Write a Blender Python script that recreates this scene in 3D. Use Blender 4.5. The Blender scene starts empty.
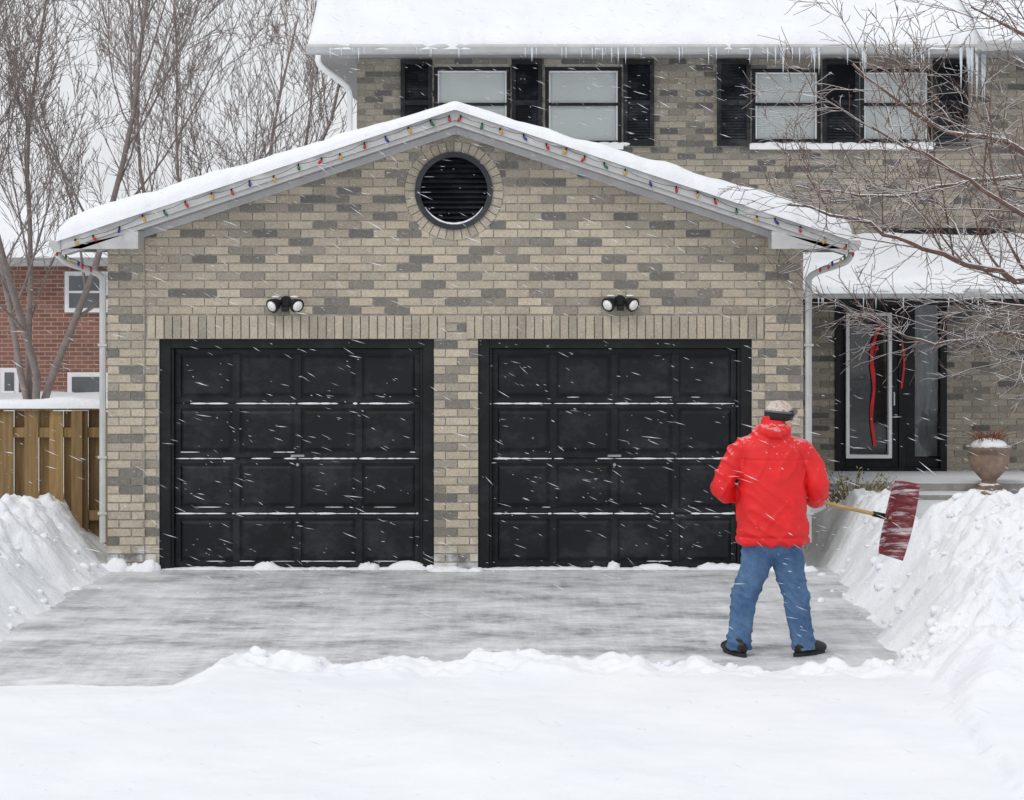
import bpy, bmesh, math, random
import numpy as np
from mathutils import Vector, Matrix, noise
R=math.radians
random.seed(7)
scene=bpy.context.scene
COL=scene.collection

# ------------------------------------------------------------------ materials
def newmat(name):
    m=bpy.data.materials.new(name); m.use_nodes=True
    nt=m.node_tree; b=nt.nodes['Principled BSDF']; return m,nt,b
def N(nt,t,**k):
    n=nt.nodes.new(t)
    for a,v in k.items(): setattr(n,a,v)
    return n
def rgb(c): return (c[0],c[1],c[2],1)
def ramp(nt,src,stops,interp='LINEAR'):
    r=nt.nodes.new('ShaderNodeValToRGB'); r.color_ramp.interpolation=interp
    els=r.color_ramp.elements
    while len(els)<len(stops): els.new(0.5)
    for e,(p,c) in zip(els,stops):
        e.position=p; e.color=rgb(c) if hasattr(c,'__len__') else (c,c,c,1)
    nt.links.new(src,r.inputs[0]); return r
def mapping(nt,scale=(1,1,1),rot=(0,0,0)):
    tc=N(nt,'ShaderNodeTexCoord'); mp=N(nt,'ShaderNodeMapping')
    mp.inputs['Scale'].default_value=scale; mp.inputs['Rotation'].default_value=rot
    nt.links.new(tc.outputs['Object'],mp.inputs[0]); return mp.outputs[0]
def noi(nt,vec,scale,detail=4,rough=.6):
    n=N(nt,'ShaderNodeTexNoise'); n.inputs['Scale'].default_value=scale
    n.inputs['Detail'].default_value=detail; n.inputs['Roughness'].default_value=rough
    nt.links.new(vec,n.inputs['Vector']); return n.outputs['Fac']
def mix(nt,fac,a,b,mode='MIX'):
    m=N(nt,'ShaderNodeMix',data_type='RGBA',blend_type=mode)
    for s,v in ((m.inputs[0],fac),(m.inputs[6],a),(m.inputs[7],b)):
        if isinstance(v,(int,float)): s.default_value=v
        elif isinstance(v,tuple): s.default_value=rgb(v)
        else: nt.links.new(v,s)
    return m.outputs[2]
def bump(nt,b,h,strength=.3,dist=.01):
    n=N(nt,'ShaderNodeBump'); n.inputs['Strength'].default_value=strength; n.inputs['Distance'].default_value=dist
    nt.links.new(h,n.inputs['Height']); nt.links.new(n.outputs[0],b.inputs['Normal'])
def mt(nt,op,a,b=None):
    n=N(nt,'ShaderNodeMath',operation=op)
    for i,v in enumerate((a,b)):
        if v is None: continue
        if isinstance(v,(int,float)): n.inputs[i].default_value=v
        else: nt.links.new(v,n.inputs[i])
    return n.outputs[0]

def simple(name,col,rough=.6,var=.15,scale=12,bmp=.15,bd=.004,metal=0,snow=0.0,stretch=(1,1,1),spec=.5,frost=0):
    m,nt,b=newmat(name); v=mapping(nt,stretch)
    f=noi(nt,v,scale)
    lo=tuple(c*(1-var) for c in col); hi=tuple(min(1,c*(1+var)) for c in col)
    c=ramp(nt,f,[(.3,lo),(.7,hi)]).outputs[0]
    if frost>0:
        ff=noi(nt,mapping(nt,(1,1,1.5)),2.2,8,.75)
        c=mix(nt,mt(nt,'MULTIPLY',ramp(nt,ff,[(.48,0.0),(.72,1.0)]).outputs[0],frost),c,(.6,.63,.68))
    if snow>0:
        g=N(nt,'ShaderNodeNewGeometry'); sp=N(nt,'ShaderNodeSeparateXYZ'); nt.links.new(g.outputs['Normal'],sp.inputs[0])
        f2=noi(nt,mapping(nt),7)
        a=mt(nt,'ADD',sp.outputs[2],mt(nt,'MULTIPLY',f2,.8))
        mk=ramp(nt,a,[(min(.95,1.31-snow),0.0),(min(1,1.39-snow),1.0)]).outputs[0]
        c=mix(nt,mk,c,(.85,.87,.9))
    nt.links.new(c,b.inputs['Base Color']); b.inputs['Roughness'].default_value=rough; b.inputs['Metallic'].default_value=metal
    b.inputs['Specular IOR Level'].default_value=spec
    if bmp: bump(nt,b,noi(nt,v,scale*4),bmp,bd)
    return m

def snow_mat(name='snow',bs=.5):
    m,nt,b=newmat(name); v=mapping(nt)
    f=noi(nt,v,1.3,6); c=ramp(nt,f,[(.3,(.83,.855,.895)),(.7,(.885,.90,.925))]).outputs[0]
    nt.links.new(c,b.inputs['Base Color']); b.inputs['Roughness'].default_value=.8
    b.inputs['Specular IOR Level'].default_value=.2
    h=mt(nt,'ADD',noi(nt,v,14,8,.65),mt(nt,'MULTIPLY',noi(nt,v,60,3),.3))
    bump(nt,b,h,bs,.03); return m
M_snow=snow_mat(bs=.5)
m,nt,b=newmat('ground_snow'); v=mapping(nt)
c=ramp(nt,noi(nt,v,1.3,6),[(.3,(.83,.855,.895)),(.7,(.885,.90,.925))]).outputs[0]
nt.links.new(c,b.inputs['Base Color']); b.inputs['Roughness'].default_value=.8; b.inputs['Specular IOR Level'].default_value=.2
g_=N(nt,'ShaderNodeNewGeometry'); sp=N(nt,'ShaderNodeSeparateXYZ'); nt.links.new(g_.outputs['Normal'],sp.inputs[0])
steep=ramp(nt,sp.outputs[2],[(.80,1.0),(.985,.25)]).outputs[0]
h=mt(nt,'ADD',noi(nt,v,14,8,.65),mt(nt,'MULTIPLY',noi(nt,v,60,3),.35)); h=mt(nt,'MULTIPLY',h,steep)
bump(nt,b,h,.6,.03); M_gsnow=m

def brick_unit(name,stops,interp='LINEAR'):
    m,nt,b=newmat(name); g=N(nt,'ShaderNodeNewGeometry')
    c=ramp(nt,g.outputs['Random Per Island'],stops,interp).outputs[0]
    v=mapping(nt)
    f=noi(nt,v,9,6); c=mix(nt,.5,c,ramp(nt,f,[(.3,(.68,.67,.65)),(.7,(1,1,.98))]).outputs[0],'MULTIPLY')
    f3=noi(nt,v,60,5); c=mix(nt,.55,c,ramp(nt,f3,[(.33,(.55,.55,.55)),(.56,(1,1,1))]).outputs[0],'MULTIPLY')
    f4=noi(nt,v,.8,3); c=mix(nt,.5,c,ramp(nt,f4,[(.35,(.84,.83,.82)),(.65,(1,1,1))]).outputs[0],'MULTIPLY')
    sp=N(nt,'ShaderNodeSeparateXYZ'); nt.links.new(v,sp.inputs[0])
    low=ramp(nt,mt(nt,'ADD',sp.outputs[2],mt(nt,'MULTIPLY',noi(nt,v,6,5),.9)),[(.42,1.0),(.66,0.0)]).outputs[0]
    c=mix(nt,mt(nt,'MULTIPLY',low,.7),c,(.8,.82,.85))
    pw=ramp(nt,noi(nt,v,28,6,.7),[(.60,0.0),(.70,.35)]).outputs[0]; c=mix(nt,pw,c,(.72,.73,.75))
    nt.links.new(c,b.inputs['Base Color']); b.inputs['Roughness'].default_value=.9
    bump(nt,b,f3,.7,.007); return m
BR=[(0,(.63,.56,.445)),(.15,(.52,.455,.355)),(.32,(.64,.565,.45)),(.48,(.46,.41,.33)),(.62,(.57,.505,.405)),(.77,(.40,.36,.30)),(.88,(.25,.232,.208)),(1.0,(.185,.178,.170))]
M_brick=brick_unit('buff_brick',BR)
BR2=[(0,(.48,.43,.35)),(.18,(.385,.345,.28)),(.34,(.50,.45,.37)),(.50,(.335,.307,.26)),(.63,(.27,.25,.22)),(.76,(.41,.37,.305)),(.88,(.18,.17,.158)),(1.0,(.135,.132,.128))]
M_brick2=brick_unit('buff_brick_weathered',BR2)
M_brick3=brick_unit('soldier_brick',[(0,(.58,.515,.41)),(.3,(.49,.435,.35)),(.6,(.60,.535,.43)),(1,(.38,.345,.285))])
M_mortar=simple('mortar',(.43,.40,.355),.95,.25,20)
def brick_proc(name,c1,c2,mort):
    m,nt,b=newmat(name); tc=N(nt,'ShaderNodeTexCoord'); sp=N(nt,'ShaderNodeSeparateXYZ'); nt.links.new(tc.outputs['Object'],sp.inputs[0])
    cb=N(nt,'ShaderNodeCombineXYZ'); nt.links.new(mt(nt,'ADD',sp.outputs[0],sp.outputs[1]),cb.inputs[0]); nt.links.new(sp.outputs[2],cb.inputs[1])
    t=N(nt,'ShaderNodeTexBrick'); nt.links.new(cb.outputs[0],t.inputs['Vector'])
    t.inputs['Color1'].default_value=rgb(c1); t.inputs['Color2'].default_value=rgb(c2); t.inputs['Mortar'].default_value=rgb(mort)
    t.inputs['Scale'].default_value=1; t.inputs['Brick Width'].default_value=.22; t.inputs['Row Height'].default_value=.0762; t.inputs['Mortar Size'].default_value=.008
    v=mapping(nt); f=noi(nt,v,3,6)
    c=mix(nt,.6,t.outputs[0],ramp(nt,f,[(.3,(.6,.6,.6)),(.7,(1,1,1))]).outputs[0],'MULTIPLY')
    nt.links.new(c,b.inputs['Base Color']); b.inputs['Roughness'].default_value=.9
    return m
M_brickside=brick_proc('buff_brick_side',(.42,.38,.3),(.2,.19,.17),(.45,.42,.37))
M_redbrick=brick_proc('red_brick',(.36,.16,.115),(.25,.11,.08),(.42,.36,.32))
M_black=simple('black_paint',(.006,.0065,.008),.5,.3,6,.12,.002,spec=.3,frost=.03)
M_blackdoor=simple('black_door_paint',(.0055,.0065,.009),.48,.35,3,.25,.003,spec=.3,frost=.05)
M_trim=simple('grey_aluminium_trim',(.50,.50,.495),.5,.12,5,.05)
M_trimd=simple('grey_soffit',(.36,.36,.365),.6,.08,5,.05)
M_white=simple('white_vinyl',(.86,.87,.88),.45,.04,5,.03)
M_blind=simple('window_blind',(.92,.94,.93),.7,.03,2,.0)
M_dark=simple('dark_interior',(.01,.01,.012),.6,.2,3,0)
M_conc=simple('concrete',(.30,.29,.28),.9,.2,8,.3,snow=.33)
M_bark=simple('grey_bark',(.25,.21,.195),.9,.25,8,.3)
M_bark2=simple('brown_twig_bark',(.14,.082,.064),.85,.3,10,.3,snow=.03)
M_urn=simple('urn_stoneware',(.24,.165,.125),.7,.4,7,.3,snow=.32)
M_dry=simple('dried_stems',(.20,.08,.05),.9,.3,9,0)
M_leaf=simple('shrub_leaf',(.26,.22,.06),.7,.5,9,0,snow=.05)
def glass_mat():
    m=bpy.data.materials.new('window_glass'); m.use_nodes=True; nt=m.node_tree; nt.nodes.clear()
    o=N(nt,'ShaderNodeOutputMaterial'); mx=N(nt,'ShaderNodeMixShader'); t=N(nt,'ShaderNodeBsdfTransparent'); g=N(nt,'ShaderNodeBsdfGlossy'); g.inputs['Roughness'].default_value=.03
    t.inputs[0].default_value=(.95,.97,.97,1); fr=N(nt,'ShaderNodeFresnel'); fr.inputs[0].default_value=1.5
    nt.links.new(fr.outputs[0],mx.inputs[0]); nt.links.new(t.outputs[0],mx.inputs[1]); nt.links.new(g.outputs[0],mx.inputs[2]); nt.links.new(mx.outputs[0],o.inputs[0]); return m
M_glass=glass_mat()
m,nt,b=newmat('ice'); b.inputs['Base Color'].default_value=(.85,.9,.95,1); b.inputs['Roughness'].default_value=.15; b.inputs['Transmission Weight'].default_value=.35; b.inputs['IOR'].default_value=1.31; M_ice=m
def wood_mat(name,c1,c2,sc=(18,18,1.2)):
    m,nt,b=newmat(name); g=N(nt,'ShaderNodeNewGeometry'); v=mapping(nt,sc)
    f=noi(nt,v,2,8); c=ramp(nt,f,[(.3,c1),(.7,c2)]).outputs[0]
    c=mix(nt,.8,c,ramp(nt,g.outputs['Random Per Island'],[(0,(.5,.5,.52)),(1,(1.0,1,1))]).outputs[0],'MULTIPLY')
    nt.links.new(c,b.inputs['Base Color']); b.inputs['Roughness'].default_value=.85; bump(nt,b,f,.4,.004); return m
M_fence=wood_mat('fence_wood',(.22,.135,.055),(.42,.275,.12))
M_handle=wood_mat('ash_handle',(.45,.28,.10),(.6,.42,.2),(4,4,4))

# ------------------------------------------------------------------ mesh builder
class B:
    def __init__(s): s.v=[]; s.f=[]
    def add(s,vs,fs):
        o=len(s.v); s.v.extend([tuple(v) for v in vs]); s.f.extend([tuple(i+o for i in f) for f in fs])
    def box(s,x0,x1,y0,y1,z0,z1,j=0):
        r=lambda: random.uniform(-j,j) if j else 0
        s.add([(x+r(),y+r(),z+r()) for x,y,z in ((x0,y0,z0),(x1,y0,z0),(x1,y1,z0),(x0,y1,z0),(x0,y0,z1),(x1,y0,z1),(x1,y1,z1),(x0,y1,z1))],
          [(3,2,1,0),(4,5,6,7),(0,1,5,4),(1,2,6,5),(2,3,7,6),(3,0,4,7)])
    def prism_y(s,poly,y0,y1):
        n=len(poly); s.add([(x,y0,z) for x,z in poly]+[(x,y1,z) for x,z in poly],
            [tuple(range(n)),tuple(range(2*n-1,n-1,-1))]+[(i,i+n,(i+1)%n+n,(i+1)%n) for i in range(n)])
    def prism_x(s,poly,x0,x1):
        n=len(poly); s.add([(x0,y,z) for y,z in poly]+[(x1,y,z) for y,z in poly],
            [tuple(range(n)),tuple(range(2*n-1,n-1,-1))]+[(i,i+n,(i+1)%n+n,(i+1)%n) for i in range(n)])
    def tube(s,pts,rads,n=10,cap=True,ell=None):
        g=tube_geo(pts,rads,n,cap,ell); s.add(*g)
    def ell(s,c,r,seg=20,rings=12,rot=None):
        s.add(*ell_geo(c,r,seg,rings,rot))
    def make(s,name,mat,parent=None,smooth=False,bevel=0,fix=True):
        me=bpy.data.meshes.new(name); me.from_pydata(s.v,[],s.f); me.update()
        if fix:
            bm=bmesh.new(); bm.from_mesh(me); bmesh.ops.recalc_face_normals(bm,faces=bm.faces); bm.to_mesh(me); bm.free()
        ob=bpy.data.objects.new(name,me); COL.objects.link(ob)
        if mat: me.materials.append(mat)
        if smooth: me.polygons.foreach_set('use_smooth',[True]*len(me.polygons))
        if bevel:
            md=ob.modifiers.new('bevel','BEVEL'); md.width=bevel; md.segments=2; md.limit_method='ANGLE'
        if parent: ob.parent=parent
        return ob
def tube_geo(pts,rads,n=10,cap=True,ell=None):
    pts=[Vector(p) for p in pts]; V=[];F=[]
    t0=(pts[1]-pts[0]).normalized(); up=Vector((0,0,1)) if abs(t0.z)<.9 else Vector((1,0,0))
    a=t0.cross(up).normalized()
    for i,p in enumerate(pts):
        t=(pts[min(i+1,len(pts)-1)]-pts[max(i-1,0)]).normalized()
        a=(a-t*a.dot(t)).normalized(); b=t.cross(a); r=rads[i]
        ra,rb=(r,r) if not hasattr(r,'__len__') else r
        for k in range(n):
            th=2*math.pi*k/n; V.append(p+a*(math.cos(th)*ra)+b*(math.sin(th)*rb))
    for i in range(len(pts)-1):
        for k in range(n):
            F.append((i*n+k,i*n+(k+1)%n,(i+1)*n+(k+1)%n,(i+1)*n+k))
    if cap:
        F.append(tuple(reversed(range(n)))); F.append(tuple((len(pts)-1)*n+k for k in range(n)))
    return V,F
def ell_geo(c,r,seg=20,rings=12,rot=None):
    V=[];F=[]; c=Vector(c)
    def P(a,b):
        p=Vector((r[0]*math.sin(a)*math.cos(b),r[1]*math.sin(a)*math.sin(b),r[2]*math.cos(a)))
        if rot: p=rot@p
        return c+p
    V.append(P(0,0))
    for i in range(1,rings):
        for k in range(seg): V.append(P(math.pi*i/rings,2*math.pi*k/seg))
    V.append(P(math.pi,0)); last=len(V)-1
    for k in range(seg): F.append((0,1+k,1+(k+1)%seg)); F.append((last,last-seg+(k+1)%seg,last-seg+k))
    for i in range(rings-2):
        for k in range(seg):
            a=1+i*seg+k; b=1+i*seg+(k+1)%seg; F.append((a,a+seg,b+seg,b))
    return V,F
def catmull(P,n=8,extra=None):
    P=[Vector(p) for p in P]; out=[];Q=[P[0]*2-P[1]]+P+[P[-1]*2-P[-2]]
    ro=[]
    if extra: E=[extra[0]]+list(extra)+[extra[-1]]
    for i in range(len(P)-1):
        p0,p1,p2,p3=Q[i:i+4]
        for k in range(n):
            t=k/n; out.append(.5*((2*p1)+(p2-p0)*t+(2*p0-5*p1+4*p2-p3)*t*t+(3*p1-p0-3*p2+p3)*t**3))
            if extra:
                a,b=E[i+1],E[i+2]; s=t*t*(3-2*t)
                ro.append(tuple(u+(w-u)*s for u,w in zip(a,b)) if hasattr(a,'__len__') else a+(b-a)*s)
    out.append(P[-1])
    if extra: ro.append(extra[-1]); return out,ro
    return out
def empty(name,loc=(0,0,0)):
    e=bpy.data.objects.new(name,None); COL.objects.link(e); e.location=loc; e.empty_display_size=.2; return e

# ------------------------------------------------------------------ numpy noise
_rng=np.random.RandomState(3); _T=_rng.rand(256,256)
def vn(x,y,s=0):
    x=np.asarray(x,float)+s*17.3; y=np.asarray(y,float)+s*9.7
    xi=np.floor(x).astype(int); yi=np.floor(y).astype(int); fx=x-xi; fy=y-yi
    fx=fx*fx*(3-2*fx); fy=fy*fy*(3-2*fy)
    g=lambda a,b:_T[a%256,b%256]
    return (g(xi,yi)*(1-fx)+g(xi+1,yi)*fx)*(1-fy)+(g(xi,yi+1)*(1-fx)+g(xi+1,yi+1)*fx)*fy
def fbm(x,y,o=4,s=0):
    t=0;a=.5;n=0
    x=np.asarray(x,float);y=np.asarray(y,float)
    for i in range(o): t=t+a*vn(x,y,s+i); n+=a; a*=.5; x=x*2.03+.3; y=y*2.03-.7
    return t/n
def ss(t): t=np.clip(t,0,1); return t*t*(3-2*t)

# ------------------------------------------------------------------ camera / light
cam=bpy.data.cameras.new('camera'); co=bpy.data.objects.new('camera',cam); COL.objects.link(co)
co.location=(0,-20,2.83); co.rotation_euler=(R(90),0,0); cam.lens=78.75; cam.sensor_width=36; cam.shift_y=-.1436; cam.clip_end=2000; cam.clip_start=.1
scene.camera=co
w=bpy.data.worlds.new('World'); scene.world=w; w.use_nodes=True; nt=w.node_tree
bg=nt.nodes['Background']; sky=N(nt,'ShaderNodeTexSky',sky_type='NISHITA'); sky.sun_disc=False
sky.sun_elevation=R(48); sky.sun_rotation=R(200); sky.air_density=1; sky.dust_density=3
hs=N(nt,'ShaderNodeHueSaturation'); hs.inputs['Saturation'].default_value=.12
nt.links.new(sky.outputs[0],hs.inputs['Color'])
mx=mix(nt,.84,hs.outputs[0],(9.0,9.2,9.5)); nt.links.new(mx,bg.inputs[0]); bg.inputs[1].default_value=.1
sun=bpy.data.lights.new('sun','SUN'); sun.energy=.92; sun.angle=R(14); sun.color=(1,.965,.92)
so=bpy.data.objects.new('sun',sun); COL.objects.link(so); so.location=(-4,-12,14)
so.rotation_euler=Vector((.42,.60,-.88)).to_track_quat('-Z','Y').to_euler()
scene.view_settings.view_transform='Standard'; scene.view_settings.look='None'; scene.view_settings.exposure=0

# ------------------------------------------------------------------ ground (snow)
def height(X,Y):
    nz=fbm(X*1.1,Y*1.1,4,1)-.5; n2=fbm(X*4.5,Y*4.5,4,5)-.5; n3=np.abs(fbm(X*8,Y*8,3,9)-.5)*2
    xL=-3.42+.05*np.minimum(Y,0)+.12*(vn(Y*2.2,Y*0,3)-.5)+.10*n2
    xR=2.72+.05*np.minimum(Y,0)+.16*(vn(Y*2.5,Y*0+4,6)-.5)+.12*n2
    yF=-5.38+.52*ss((X+2.0)/.16)+.10*(vn(X*2.2,X*0,8)-.5)+.14*n2
    dL=xL-X; dR=X-xR; dF=yF-Y
    HL=np.interp(Y,[-8,-5.5,-3.6,-2,-.6,.2,.9,1.6,4],[.2,.25,.5,.70,.70,.50,.52,.45,.35])
    hl=-.06+(HL+.06)*ss(dL/(.3+1.15*HL)); hl=np.where(dL>1.6,hl-(HL-.35)*ss((dL-1.6)/2.5)*.8,hl)
    HR=np.interp(Y,[-9,-7,-5.6,-4.6,-3.6,-2.2,-1.3,-.5,.2,.9,1.6,2.6,4],[.15,.22,.40,.70,.86,.90,.50,.55,.68,.62,.4,.18,.08])
    WR_=np.interp(Y,[-9,-2.4,-1.4,-.4,1],[1.12,1.18,.95,.75,.65])
    hr=-.06+(HR+.06)*ss(dR/(.15+WR_*HR))
    # the heap by the garage corner is a rounded lump that falls away toward the walkway
    fall=ss((Y+1.9)/.9); hr=hr-(hr-.16)*ss((dR-.62)/.55)*fall*(hr>.16)
    hr=np.where((dR>2)&(HR>.35),hr-np.maximum(hr-.35,0)*ss((dR-2)/2.5)*.5,hr)
    ridge=np.interp(X,[-2.2,-1.98,-1.85,-1.6,-.9,-.2,.4,1.0,1.6,2.6,3.5],[.03,.12,.17,.13,.09,.13,.16,.10,.06,.07,.10])+.07*(vn(X*3.3,X*0,12)-.5)*(X>-1.9)
    ridge=np.maximum(ridge,.03)
    plat=.11+.05*nz
    hf=-.06+(ridge+.06)*ss(dF/.14); hf=np.where(dF>.22,ridge+(plat-ridge)*ss((dF-.22)/.8),hf)
    h=np.maximum(np.maximum(hl,hr),hf)
    inside=(X>-3.6)&(X<2.6)&(Y>-.02); h=np.where(inside,-.06,h)
    walk=(X>2.9)&(X<6)&(Y>3.2); h=np.where(walk,np.minimum(h,.05),h)
    mask=ss((h+.03)/.2)
    bank=ss((h-.17)/.45)
    ridm=ss(dF/.1)*(1-ss((dF-.4)/.4))*ss((X+2.1)/.3)
    blk=np.maximum(0,vn(X*5.5,Y*5.5,21)-.45)+.6*np.maximum(0,vn(X*11,Y*11,23)-.5)
    h=h+mask*(.04*nz+.010*n2)+bank*(.22*n2-.12*n3+.14*nz+.13*(blk-.12))+ridm*(.09*n2-.05*n3+.10*blk)
    return h
def axis(lo,hi,fine,outer):
    a=list(np.arange(lo,hi+1e-6,fine)); s=fine; p=hi; ext=[]
    while p<outer: s*=1.18; p+=s; ext.append(p)
    s=fine; p=lo; e2=[]
    while p>-outer: s*=1.18; p-=s; e2.append(p)
    return np.array(e2[::-1]+a+ext)
xs=axis(-5.2,6,.025,400); ys=axis(-9,4,.028,400)
X,Y=np.meshgrid(xs,ys); Z=height(X,Y)
me=bpy.data.meshes.new('snow_covered_ground'); nx,ny=len(xs),len(ys)
co3=np.stack([X,Y,Z],-1).reshape(-1,3)
me.vertices.add(nx*ny); me.vertices.foreach_set('co',co3.ravel())
ii=np.arange(nx*ny).reshape(ny,nx); q=np.stack([ii[:-1,:-1],ii[:-1,1:],ii[1:,1:],ii[1:,:-1]],-1).reshape(-1,4)
me.loops.add(q.size); me.loops.foreach_set('vertex_index',q.ravel().astype(np.int32))
me.polygons.add(len(q)); me.polygons.foreach_set('loop_start',np.arange(0,q.size,4,dtype=np.int32))
me.polygons.foreach_set('use_smooth',np.ones(len(q),bool)); me.update(calc_edges=True); me.validate()
g=bpy.data.objects.new('snow_covered_ground',me); COL.objects.link(g); me.materials.append(M_gsnow)
b=B(); rr=random.Random(5)
def chunk(b,x,y,z,s):
    V,F=ell_geo((0,0,0),(s,s*rr.uniform(.6,1),s*rr.uniform(.45,.8)),8,6)
    o=rr.random()*50; a=rr.random()*6
    V=[Vector(v)*(1+.45*noise.noise(Vector(v)*(1.3/s)+Vector((o,0,0)))) for v in V]
    m=Matrix.Rotation(a,3,'Z'); b.add([m@v+Vector((x,y,z)) for v in V],F)
for i in range(620):
    k=rr.random()
    if k<.55: x=rr.uniform(2.5,4.2); y=rr.uniform(-5.2,1.0)
    elif k<.70: x=rr.uniform(-4.6,-3.4); y=rr.uniform(-3.5,.2)
    else: x=rr.uniform(-2.0,2.9); y=-4.88+rr.gauss(0,.08)
    z=float(height(np.array([x]),np.array([y]))[0])
    if z<-.04:
        if rr.random()<.8: continue
        z=0.0
    s=.010+.05*rr.random()**2.6
    chunk(b,x,y,z+s*.0,s)
ob=b.make('snow_clumps',M_snow,smooth=True)

# driveway: packed powder, wet patches, shovel scrapes
m,nt,bb=newmat('driveway_asphalt_with_powder')
v=mapping(nt,(.8,1.5,1),(0,0,R(8))); v2=mapping(nt,(2.2,5,1),(0,0,R(-9))); v3=mapping(nt,(6,.55,1),(0,0,R(4)))
f=mt(nt,'ADD',mt(nt,'MULTIPLY',noi(nt,v,1.3,12,.70),.56),mt(nt,'ADD',mt(nt,'MULTIPLY',noi(nt,v2,2.4,10,.78),.28),mt(nt,'MULTIPLY',noi(nt,v3,1.8,8,.7),.16)))
pw=ramp(nt,f,[(.40,.20),(.48,.60),(.53,.78),(.60,.98)]).outputs[0]
fine=noi(nt,mapping(nt),60,5,.7); pw2=mt(nt,'ADD',pw,mt(nt,'MULTIPLY',mt(nt,'SUBTRACT',fine,.5),.5))
pw2=ramp(nt,pw2,[(0,0.0),(1,1.0)]).outputs[0]
c=mix(nt,pw2,(.17,.175,.185),(.80,.815,.84)); nt.links.new(c,bb.inputs['Base Color'])
rg=ramp(nt,pw,[(0,.22),(1,.75)]).outputs[0]; nt.links.new(rg,bb.inputs['Roughness']); bump(nt,bb,mt(nt,'ADD',f,mt(nt,'MULTIPLY',fine,.12)),.5,.025)
b=B(); b.box(-4.3,3.6,-5.75,.16,-.15,0.0); b.make('driveway',m)

# ------------------------------------------------------------------ house
house=empty('brick_house')
def lay(name,x0,x1,z0,z1,yf,gaps,top,mat,seed,parent,bw=.215):
    b=B(); rr=random.Random(seed); rh=.0762; r=0; z=z0
    while z<z1:
        zc=z+.033
        iv=[(x0,x1)]
        for gp in gaps(zc):
            nv=[]
            for a,c in iv:
                if gp[1]<=a or gp[0]>=c: nv.append((a,c)); continue
                if gp[0]>a: nv.append((a,gp[0]))
                if gp[1]<c: nv.append((gp[1],c))
            iv=nv
        for a,c in iv:
            k=math.floor((a-x0)/bw)-1
            while True:
                s=x0+k*bw+(r%2)*bw*.5; e=s+bw-.010; k+=1
                if s>c: break
                s2=max(s,a); e2=min(e,c)
                if e2-s2<.025: continue
                if top and z+.066>top((s2+e2)/2)+.08: continue
                yy=yf-rr.uniform(0,.006); j=.0016
                zz0=z+rr.uniform(-j,j); zz1=z+.064+rr.uniform(-j,j)
                s3=s2+rr.uniform(-j,j);e3=e2+rr.uniform(-j,j)
                b.add([(s3,yy,zz0),(e3,yy,zz0),(e3,yy,zz1),(s3,yy,zz1),(s3,yf+.012,zz0),(e3,yf+.012,zz0),(e3,yf+.012,zz1),(s3,yf+.012,zz1)],
                      [(0,1,2,3),(1,5,6,2),(4,0,3,7),(3,2,6,7),(4,5,1,0)])
        z+=rh; r+=1
    return b.make(name,mat,parent,fix=False)
GX0,GX1=-3.607,2.598; XC=-.5
deck=lambda x:4.10-.331*abs(x-XC)
VX,VZ=-.518,3.384
doors=[(-3.152,-.696),(-.304,2.143)]
DT=2.062
def ggap(z):
    o=[]
    if z<DT+.215:
        for a,c in doors: o.append((a-(.10 if z>DT else 0),c+(.10 if z>DT else 0)) if z>DT-.03 else (a,c))
    d=z-VZ
    if abs(d)<.44: h=math.sqrt(.44**2-d*d); o.append((VX-h,VX+h))
    return o
lay('garage_front_bricks',-3.277,2.259,0,4.1,0,ggap,lambda x:deck(x)-.12,M_brick,1,house)
lay('garage_pilaster_bricks',GX0,-3.277,0,3.1,-.022,lambda z:[],lambda x:deck(x)-.12,M_brick,2,house)
lay('garage_pilaster_bricks',2.259,GX1,0,3.1,-.022,lambda z:[],lambda x:deck(x)-.12,M_brick,3,house)
b=B()
t=.009
def wallpoly(x0,x1,z0,z1f): b.prism_y([(x0,z0),(x1,z0),(x1,z1f(x1)),(x0,z1f(x0))],t,.25)
dk2=lambda x:deck(x)-.12
wallpoly(GX0,doors[0][0],-.1,dk2); wallpoly(doors[0][1],doors[1][0],-.1,lambda x:DT); wallpoly(doors[1][1],GX1,-.1,dk2)
wallpoly(doors[0][0],VX-.36,DT,dk2); wallpoly(VX+.36,doors[1][1],DT,dk2)
wallpoly(VX-.36,VX+.36,DT,lambda x:VZ-.36); b.prism_y([(VX-.36,VZ+.36),(VX+.36,VZ+.36),(VX+.36,dk2(VX+.36)),(XC,dk2(XC)),(VX-.36,dk2(VX-.36))],t,.25)
V=[];F=[];seg=64
for i in range(seg):
    a=2*math.pi*i/seg
    for r,y in ((.34,.004),(.455,.004),(.53,.012),(.34,.2)): V.append((VX+r*math.cos(a),y,VZ+r*math.sin(a)))
for i in range(seg):
    j=(i+1)%seg; F+=[(i*4,j*4,j*4+1,i*4+1),(i*4+1,j*4+1,j*4+2,i*4+2),(i*4,i*4+3,j*4+3,j*4)]
b.add(V,F)
b.make('garage_front_wall',M_mortar,house)
b=B(); b.box(GX0+.001,-3.28,-.012,.0088,-.1,dk2(-3.5)); b.box(2.262,GX1-.001,-.012,.0088,-.1,dk2(2.5)); b.make('pilaster_mortar',M_mortar,house)
b=B(); b.box(GX0,GX0+.2,.2502,7.2,-.1,2.95); b.box(GX1-.2,GX1,.2502,7.2,-.1,2.95); b.box(GX0,-1.87,7.2005,7.4,-.1,2.95); b.make('garage_side_walls',M_brickside,house)
b=B(); rr=random.Random(11)
for a,c in doors:
    x=a-.10
    while x<c+.10-.03:
        e=min(x+.066,c+.10); yy=-.012-rr.uniform(0,.006)
        b.box(x,e,yy,.02,DT+.004,DT+.208+rr.uniform(-.002,.002),.0015); x+=.0762
n=36
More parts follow.
